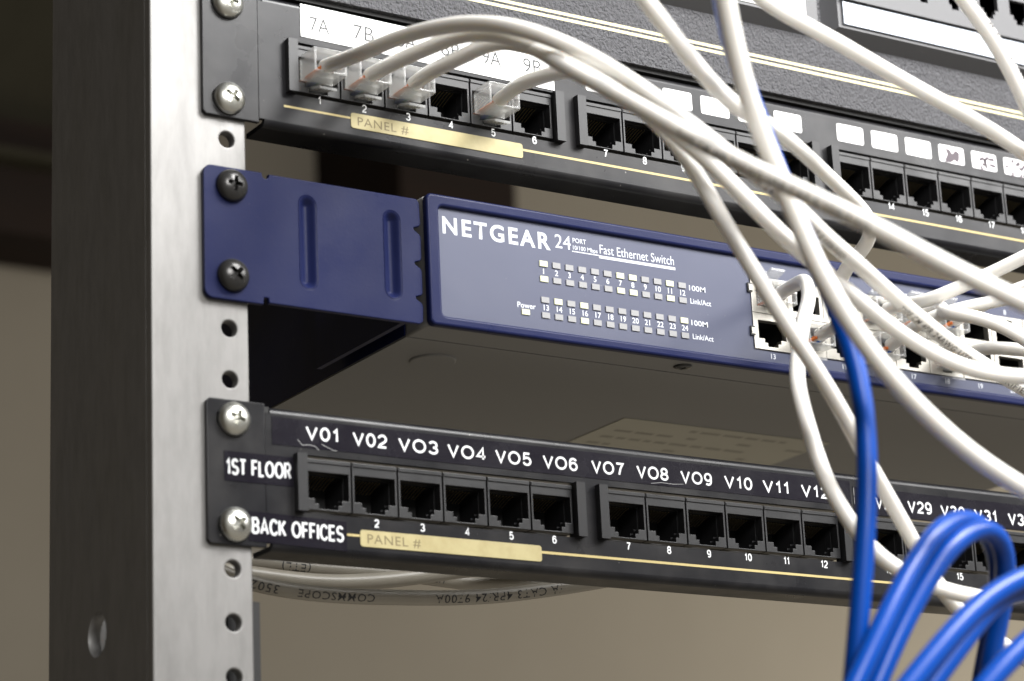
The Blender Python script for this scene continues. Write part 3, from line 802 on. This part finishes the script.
# ------------------------------------------------------------------ cables
PATHS = {
  'arc_a': [(31.1, -7.0, 116.0), (25.7, -45.7, 106.0), (26.8, -60.6, 104.3), (28.6, -96.4, 95.0), (31.8, -121.8, 83.3), (40.3, -137.6, 71.5), (52.6, -146.9, 59.3), (64.9, -151.4, 48.9), (77.3, -154.0, 40.1), (90.9, -153.1, 33.9), (112.1, -143.3, 28.9), (130.1, -134.4, 26.5), (147.1, -125.3, 24.4), (164.0, -116.2, 22.8), (177.4, -111.5, 19.3), (188.7, -108.9, 15.5), (201.6, -106.8, 11.6), (211.1, -107.9, 7.3), (221.5, -110.5, 2.0)],
  'arc_b': [(47.1, -7.0, 116.0), (35.7, -48.5, 104.2), (36.1, -60.8, 102.5), (33.7, -87.1, 96.3), (35.7, -110.9, 86.2), (44.2, -124.7, 75.4), (57.4, -131.1, 64.8), (68.3, -134.7, 56.0), (80.3, -137.1, 46.3), (91.7, -137.7, 36.7), (106.1, -135.3, 28.5), (119.2, -131.6, 24.1), (133.4, -127.0, 20.0), (146.9, -123.4, 15.2), (159.6, -121.2, 10.7), (174.0, -121.5, 5.6), (185.4, -123.6, 3.0), (196.0, -127.1, 2.1), (205.5, -133.7, 1.1)],
  'arc_c': [(63.1, -7.0, 116.0), (45.5, -51.8, 101.6), (46.3, -64.3, 100.5), (42.4, -84.9, 95.7), (39.3, -107.8, 86.3), (35.9, -131.9, 69.9), (36.8, -148.6, 57.6), (38.6, -165.3, 44.8), (41.2, -182.1, 31.7), (45.8, -199.3, 18.3), (52.0, -213.6, 7.3), (60.1, -224.9, -2.7), (70.3, -233.4, -11.9), (81.5, -240.8, -20.1), (93.0, -247.7, -27.5)],
  'arc_d': [(95.0, -7.0, 116.0), (71.5, -59.8, 98.8), (72.2, -69.7, 97.2), (69.4, -86.6, 91.9), (67.1, -106.1, 79.9), (69.9, -118.4, 68.9), (73.8, -125.4, 59.3), (79.1, -129.5, 47.8), (85.2, -131.4, 34.9), (95.1, -131.4, 20.9), (108.0, -129.9, 5.0), (120.7, -125.2, -4.4), (135.2, -119.2, -16.0), (146.0, -113.7, -25.4), (157.5, -108.6, -34.4), (171.0, -102.4, -45.4), (184.2, -96.8, -56.2), (196.0, -92.4, -62.5), (209.7, -88.9, -67.7), (227.2, -86.5, -74.4)],
  'long': [(36.5, -201.4, 68.2), (39.8, -199.1, 57.6), (43.6, -196.6, 48.6), (48.3, -194.2, 38.3), (56.8, -190.0, 27.8), (62.3, -189.7, 15.9), (68.3, -189.4, 3.1), (76.4, -189.6, -10.4), (85.2, -190.4, -22.2), (94.1, -190.3, -30.3), (106.7, -189.9, -39.1), (119.3, -189.9, -46.3), (134.8, -190.7, -53.2)],
  'loop': [(34.6, -163.7, 83.3), (42.7, -163.6, 75.6), (52.5, -161.7, 67.7), (65.3, -156.8, 61.4), (80.3, -149.1, 59.3), (102.2, -135.3, 62.7), (128.5, -115.9, 66.5), (155.6, -96.4, 68.6), (177.2, -82.1, 68.8), (191.6, -72.3, 67.5), (197.5, -66.3, 64.1), (196.5, -61.4, 60.1), (193.5, -56.3, 58.8), (192.8, -51.7, 56.4), (197.4, -46.6, 52.3), (202.6, -41.8, 48.9), (219.8, -17.0, 51.0), (219.6, -9.0, 51.0)],
  'top_a': [(101.1, -126.1, 112.5), (110.9, -127.9, 104.3), (125.7, -131.7, 97.5), (141.5, -134.4, 90.3), (157.9, -136.5, 83.4), (175.5, -137.8, 77.4), (193.4, -138.8, 69.9), (209.1, -139.2, 62.7)],
  'top_b': [(162.6, -147.6, 116.3), (168.8, -148.4, 108.9), (174.5, -149.0, 102.4), (180.8, -149.5, 93.2), (186.2, -149.5, 83.3), (192.6, -149.2, 70.3)],
  'hook': [(204.1, -9.0, 64.0), (204.3, -16.0, 64.6), (191.5, -37.9, 57.9), (181.1, -51.3, 47.1), (165.5, -66.8, 33.7), (146.6, -86.2, 15.7), (135.3, -97.8, 0.5), (132.8, -102.7, -7.9), (133.2, -104.8, -17.1), (136.2, -106.2, -30.4), (143.5, -106.6, -41.7), (151.4, -106.3, -49.8), (161.7, -107.4, -55.7), (176.8, -108.3, -60.1), (184.8, -110.8, -61.8), (192.1, -113.2, -63.0), (198.4, -119.4, -61.4), (204.6, -125.9, -58.1)],
  'side_a': [(250.9, -9.0, 64.0), (251.5, -17.0, 64.0), (248.7, -30.2, 60.0), (255.4, -39.4, 63.2), (262.4, -48.7, 66.4), (269.4, -59.5, 70.5), (278.1, -71.0, 75.6)],
  'side_b': [(250.9, -9.0, 51.0), (251.5, -17.0, 51.5), (246.3, -26.3, 52.9), (247.5, -34.3, 53.3), (251.8, -42.3, 54.7), (260.4, -49.5, 55.9), (268.9, -58.1, 57.3), (280.1, -66.6, 60.6)],
  'side_c': [(266.5, -9.0, 64.0), (267.5, -17.0, 64.3), (244.5, -47.6, 50.5), (251.2, -57.0, 47.6), (256.5, -61.7, 43.1), (264.2, -65.6, 37.1), (273.5, -68.9, 29.3)],
  'side_d': [(282.1, -9.0, 51.0), (283.0, -17.0, 51.0), (282.4, -30.2, 48.3), (288.5, -40.6, 44.3), (295.5, -50.4, 43.2)],
  'side_e': [(282.1, -9.0, 64.0), (283.0, -16.0, 64.4), (276.6, -31.1, 63.3), (284.4, -40.8, 67.0), (295.3, -52.3, 70.8)],
  'blue_a': [(58.7, -172.0, 84.9), (64.1, -169.7, 62.6), (69.3, -169.4, 51.4), (75.7, -167.7, 38.0), (80.8, -167.3, 26.6), (85.1, -168.0, 14.8), (89.0, -170.0, 2.8), (92.0, -171.8, -8.8), (93.9, -173.3, -20.3), (94.1, -174.3, -31.2), (93.3, -174.7, -43.6), (91.2, -174.7, -60.0), (89.3, -173.4, -75.3), (87.6, -171.6, -90.3), (86.7, -168.3, -106.1)],
  'blue_b': [(78.1, -176.3, -107.7), (87.9, -177.2, -92.5), (98.6, -176.0, -78.2), (109.3, -174.4, -66.3), (119.7, -172.0, -58.1), (128.9, -169.8, -55.0), (139.4, -165.9, -55.8), (148.1, -160.8, -60.0), (154.2, -154.3, -67.1), (156.3, -148.1, -76.8), (155.7, -143.7, -87.1), (155.2, -139.8, -98.8)],
  'blue_c': [(90.0, -170.9, -106.4), (99.6, -172.9, -89.1), (110.5, -173.3, -74.3), (120.7, -172.8, -64.0), (130.7, -172.1, -57.8), (140.7, -169.7, -57.5), (146.8, -165.7, -62.5), (149.8, -161.0, -70.0), (150.2, -156.6, -78.7), (149.5, -152.3, -88.9), (149.0, -149.2, -100.5)],
  'blue_d': [(80.4, -191.4, -109.9), (89.2, -192.1, -101.4), (101.7, -192.3, -90.4), (113.9, -192.0, -81.5), (126.2, -192.6, -75.7), (139.1, -194.4, -72.3)],
  'blue_e': [(91.1, -187.8, -108.9), (98.6, -188.8, -100.6), (107.2, -189.4, -92.1), (115.5, -189.1, -84.2), (125.6, -187.6, -78.6), (136.3, -185.6, -77.0), (147.5, -184.6, -78.7)],
  'blue_f': [(96.4, -200.0, -111.3), (106.8, -201.4, -101.3), (115.3, -201.5, -95.2), (128.9, -203.0, -86.4)],
  'run_a': [(12.9, 45.0, -33.8), (27.7, 44.0, -38.3), (44.6, 43.0, -40.2), (60.1, 42.0, -40.6), (80.1, 42.0, -39.8), (98.8, 42.0, -38.7), (114.1, 42.0, -37.2), (129.8, 42.0, -34.7), (145.8, 42.0, -31.7), (166.4, 42.0, -27.4), (192.5, 43.0, -21.9)],
  'run_b': [(20.1, 60.0, -30.9), (35.9, 60.0, -31.7), (52.7, 58.0, -33.2), (68.5, 57.0, -32.9), (88.5, 56.0, -30.4), (103.8, 56.0, -27.4), (128.1, 57.0, -22.7), (153.1, 58.0, -17.6)],
  'run_c': [(27.4, 75.0, -23.5), (44.8, 74.0, -24.0), (60.2, 72.0, -25.3), (74.0, 70.0, -25.7), (96.1, 69.0, -25.7), (122.7, 68.0, -27.1), (151.0, 68.0, -25.5), (176.8, 69.0, -22.1), (203.5, 70.0, -17.2)],
  'run_d': [(34.7, 90.0, -17.9), (53.0, 90.0, -18.5), (80.7, 89.0, -18.7), (115.1, 88.0, -21.3), (147.3, 88.0, -23.0), (172.6, 88.0, -19.8), (207.7, 88.0, -12.6)],
}


def plug(cable, x, z, latch_up, lift=0.0):
    """clear eight-pin plug standing out of a socket towards -y, with its coloured wires inside"""
    s = 1 if latch_up else -1
    y0, y1 = -10.5, 9.0
    bm = bmesh.new()
    # body: solid nose, hollow tail open at the rear
    W, H = 5.8, 4.0
    outer_l = [(x - W, z - H), (x + W, z - H), (x + W, z + H), (x - W, z + H)]
    hollow = rrect(x - 5.0, x + 5.0, z - 3.4, z + 3.4, 1.0, 4)
    body = plate([outer_l, hollow], y0, -1.0, 0.25, 2)
    nose = bbox(x - W, x + W, -0.95, y1, z - H, z + H, 0.3, 2)
    join(body, nose)
    # strain bar and key ridge
    join(body, bbox(x - 3.0, x + 3.0, -6.5, -3.0, z + s * H - 0.2, z + s * H + 0.9, 0.2))
    p = link_mesh("plug", body, M['clear'], cable, smooth=0.5)
    lt = bmesh.new()
    prof = [(8.0, 0.6), (3, 1.2), (-3, 2.8), (-8.5, 4.4)]
    rows = []
    for yy, dz in prof:
        w = 1.6 if yy > 0 else 3.0
        rows.append([lt.verts.new((x + a, yy, z + s * (H + dz) + c)) for a, c in ((-w, -0.45), (w, -0.45), (w, 0.45), (-w, 0.45))])
    for a, c in zip(rows, rows[1:]):
        for k in range(4): lt.faces.new((a[k], a[(k + 1) % 4], c[(k + 1) % 4], c[k]))
    lt.faces.new(rows[0]); lt.faces.new(rows[-1][::-1])
    link_mesh("latch", bevelled(lt, 0.15, 1), M['clear'], p, smooth=0.5)
    cols = ['wire_orange', 'wire_orange', 'wire_white', 'wire_blue', 'wire_blue', 'wire_green', 'wire_white', 'wire_brown']
    for k in range(8):
        ox = -3.55 + 1.02 * k
        path = spline([(x + ox * 0.55, y0 + 0.6, z - 1.0 + (0.6 if k % 2 else -0.4)), (x + ox * 0.95, y0 + 3.5, z - 2.6), (x + ox * 1.05, -1.6, z - 2.8), (x + ox, 7, z - 2.6)], 2.0)
        link_mesh("wire", tube(bmesh.new(), path, 0.56, 8), M[cols[k]], p)
    b = bmesh.new()
    for k in range(8): box(b, x - 3.85 + 1.02 * k, x - 3.35 + 1.02 * k, 4.5, 8.6, z - s * H - 0.04, z - s * H + s * 0.0 + 0.9 * (1 if s > 0 else -1) * 0 + 1.4 - 0.04)
    link_mesh("contacts", b, M['gold_pin'], p)
    return p

SPLINES = {}
def cable(key, r, material, label, group, prints=(), name="network_cable"):
    path = spline(PATHS[key], 2.2)
    SPLINES[key] = path
    base = path[0]
    t = thing(name, label, "cable", base, group)
    j = link_mesh("jacket", tube(bmesh.new(), path, r, 22), material, t, smooth=1.2)
    for s, start, facing, size, flip, m in prints:
        link_mesh("print", wrap_text(path, r, s, start, facing, size, flip), m, j, smooth=0)
    return t

GW = "white network cables crossing in front of the rack"
toward = (-0.5, -0.8, -0.25)
PRN = "TYPE CM 4PR 24AWG UTP CAT 5 VERIFIED"
c = cable('arc_a', 2.37, M['white_jacket'], "white cable from port 1, highest of the arcs over the typed paper labels", GW, [(PRN, 180, (-0.75, -0.5, -0.45), 2.0, False, M['grey_print']), (PRN, 285, (-0.75, -0.5, -0.45), 2.0, False, M['grey_print'])])
plug(c, 31.1, 116.5, False)
c = cable('arc_b', 2.37, M['white_jacket'], "white cable from port 2, arching just under the cable from port 1", GW)
plug(c, 47.1, 116.5, False)
c = cable('arc_c', 2.37, M['white_jacket'], "white cable from port 3, crossing in front of all others to the right edge", GW, [(PRN, 42, (-0.45, -0.75, 0.35), 2.0, False, M['grey_print']), (PRN, 195, (-0.5, -0.6, -0.62), 2.0, False, M['grey_print'])])
plug(c, 63.1, 116.5, False)
c = cable('arc_d', 2.32, M['white_jacket'], "white cable from port 5, drooping steeply behind the blue cables", GW)
plug(c, 95.0, 116.5, False)
cable('long', 2.52, M['white_jacket'], "white cable hanging from the top edge beside the blue one, curving away lower right", GW)
c = cable('loop', 2.32, M['white_jacket'], "white cable slanting from the top, then turning back in a tight loop to the switch", GW, [(PRN, 225, (-0.3, -0.9, 0.1), 2.0, False, M['grey_print'])])
plug(c, 219.6, 51, False)
cable('top_a', 2.37, M['white_jacket'], "white cable slanting across the gold stripes at the upper right", GW)
cable('top_b', 2.37, M['white_jacket'], "white printed cable curving over the hub's ports at the top right corner", GW, [(PRN, 8, (-0.1, -0.85, 0.5), 2.0, False, M['grey_print'])])
c = cable('hook', 2.37, M['white_jacket'], "white cable hooking down from the switch's first upper port, then passing behind the blue loops", GW)
plug(c, 204.1, 64, True)
c = cable('side_a', 2.37, M['white_jacket'], "white cable rising to the right from the switch port marked 4", GW)
plug(c, 250.9, 64, True)
c = cable('side_b', 2.22, M['white_jacket'], "white cable rising gently to the right just under the one from port 4", GW)
plug(c, 250.9, 51, False)
c = cable('side_c', 2.37, M['white_jacket'], "white cable bending down to the right between the rising cables and the lower edge", GW)
plug(c, 266.5, 64, True)
c = cable('side_d', 2.32, M['white_jacket'], "short white cable leaving the switch at the port numbered 18", GW)
plug(c, 282.1, 51, False)

c = cable('side_e', 2.27, M['white_jacket'], "white cable at the far right edge, leaving the switch above port 18", GW)
plug(c, 282.1, 64, True)

GB = "blue network cables at the lower right"
cable('blue_a', 2.70, M['blue_jacket'], "blue cable hanging straight down beside the white cables", GB)
cable('blue_b', 2.75, M['blue_jacket'], "blue cable of the tall loop, on its outer left side", GB)
cable('blue_c', 2.75, M['blue_jacket'], "blue cable of the tall loop, on its inner right side", GB)
cable('blue_d', 2.85, M['blue_jacket'], "blue cable of the lower loop, upper strand", GB)
cable('blue_e', 2.75, M['blue_jacket'], "blue cable of the lower loop, tucked under the upper strand", GB)
cable('blue_f', 2.85, M['blue_jacket'], "blue cable cutting across the bottom right corner", GB)

GR = "shade-toned cables running behind the lower panel"
cable('run_a', 2.5, M['shaded_jacket'], "lowest shade-toned white cable under the lower panel, printed upside down", GR, [("3502", 15, (-0.45, -0.8, -0.35), 3.0, True, M['black_ink']), ("COMMSCOPE", 31, (-0.45, -0.8, -0.35), 2.7, True, M['black_ink']), ("/A CAT3 4PR/24 9700A", 80, (-0.45, -0.8, -0.35), 3.0, True, M['black_ink'])])
cable('run_b', 2.7, M['shaded_jacket'], "shade-toned white cable bulging under the panel's left end, above the lowest printed one", GR)
cable('run_c', 2.5, M['shaded_jacket'], "shade-toned white cable marked ETL, tight under the lower panel", GR, [("(ETL)", 26, (-0.45, -0.8, -0.35), 2.8, True, M['black_ink']), ("LISTED CAT. NO.", 62, (-0.45, -0.8, -0.35), 1.8, True, M['black_ink'])])
cable('run_d', 2.5, M['shaded_jacket'], "rearmost shade-toned white cable, half hidden behind the printed ones", GR)
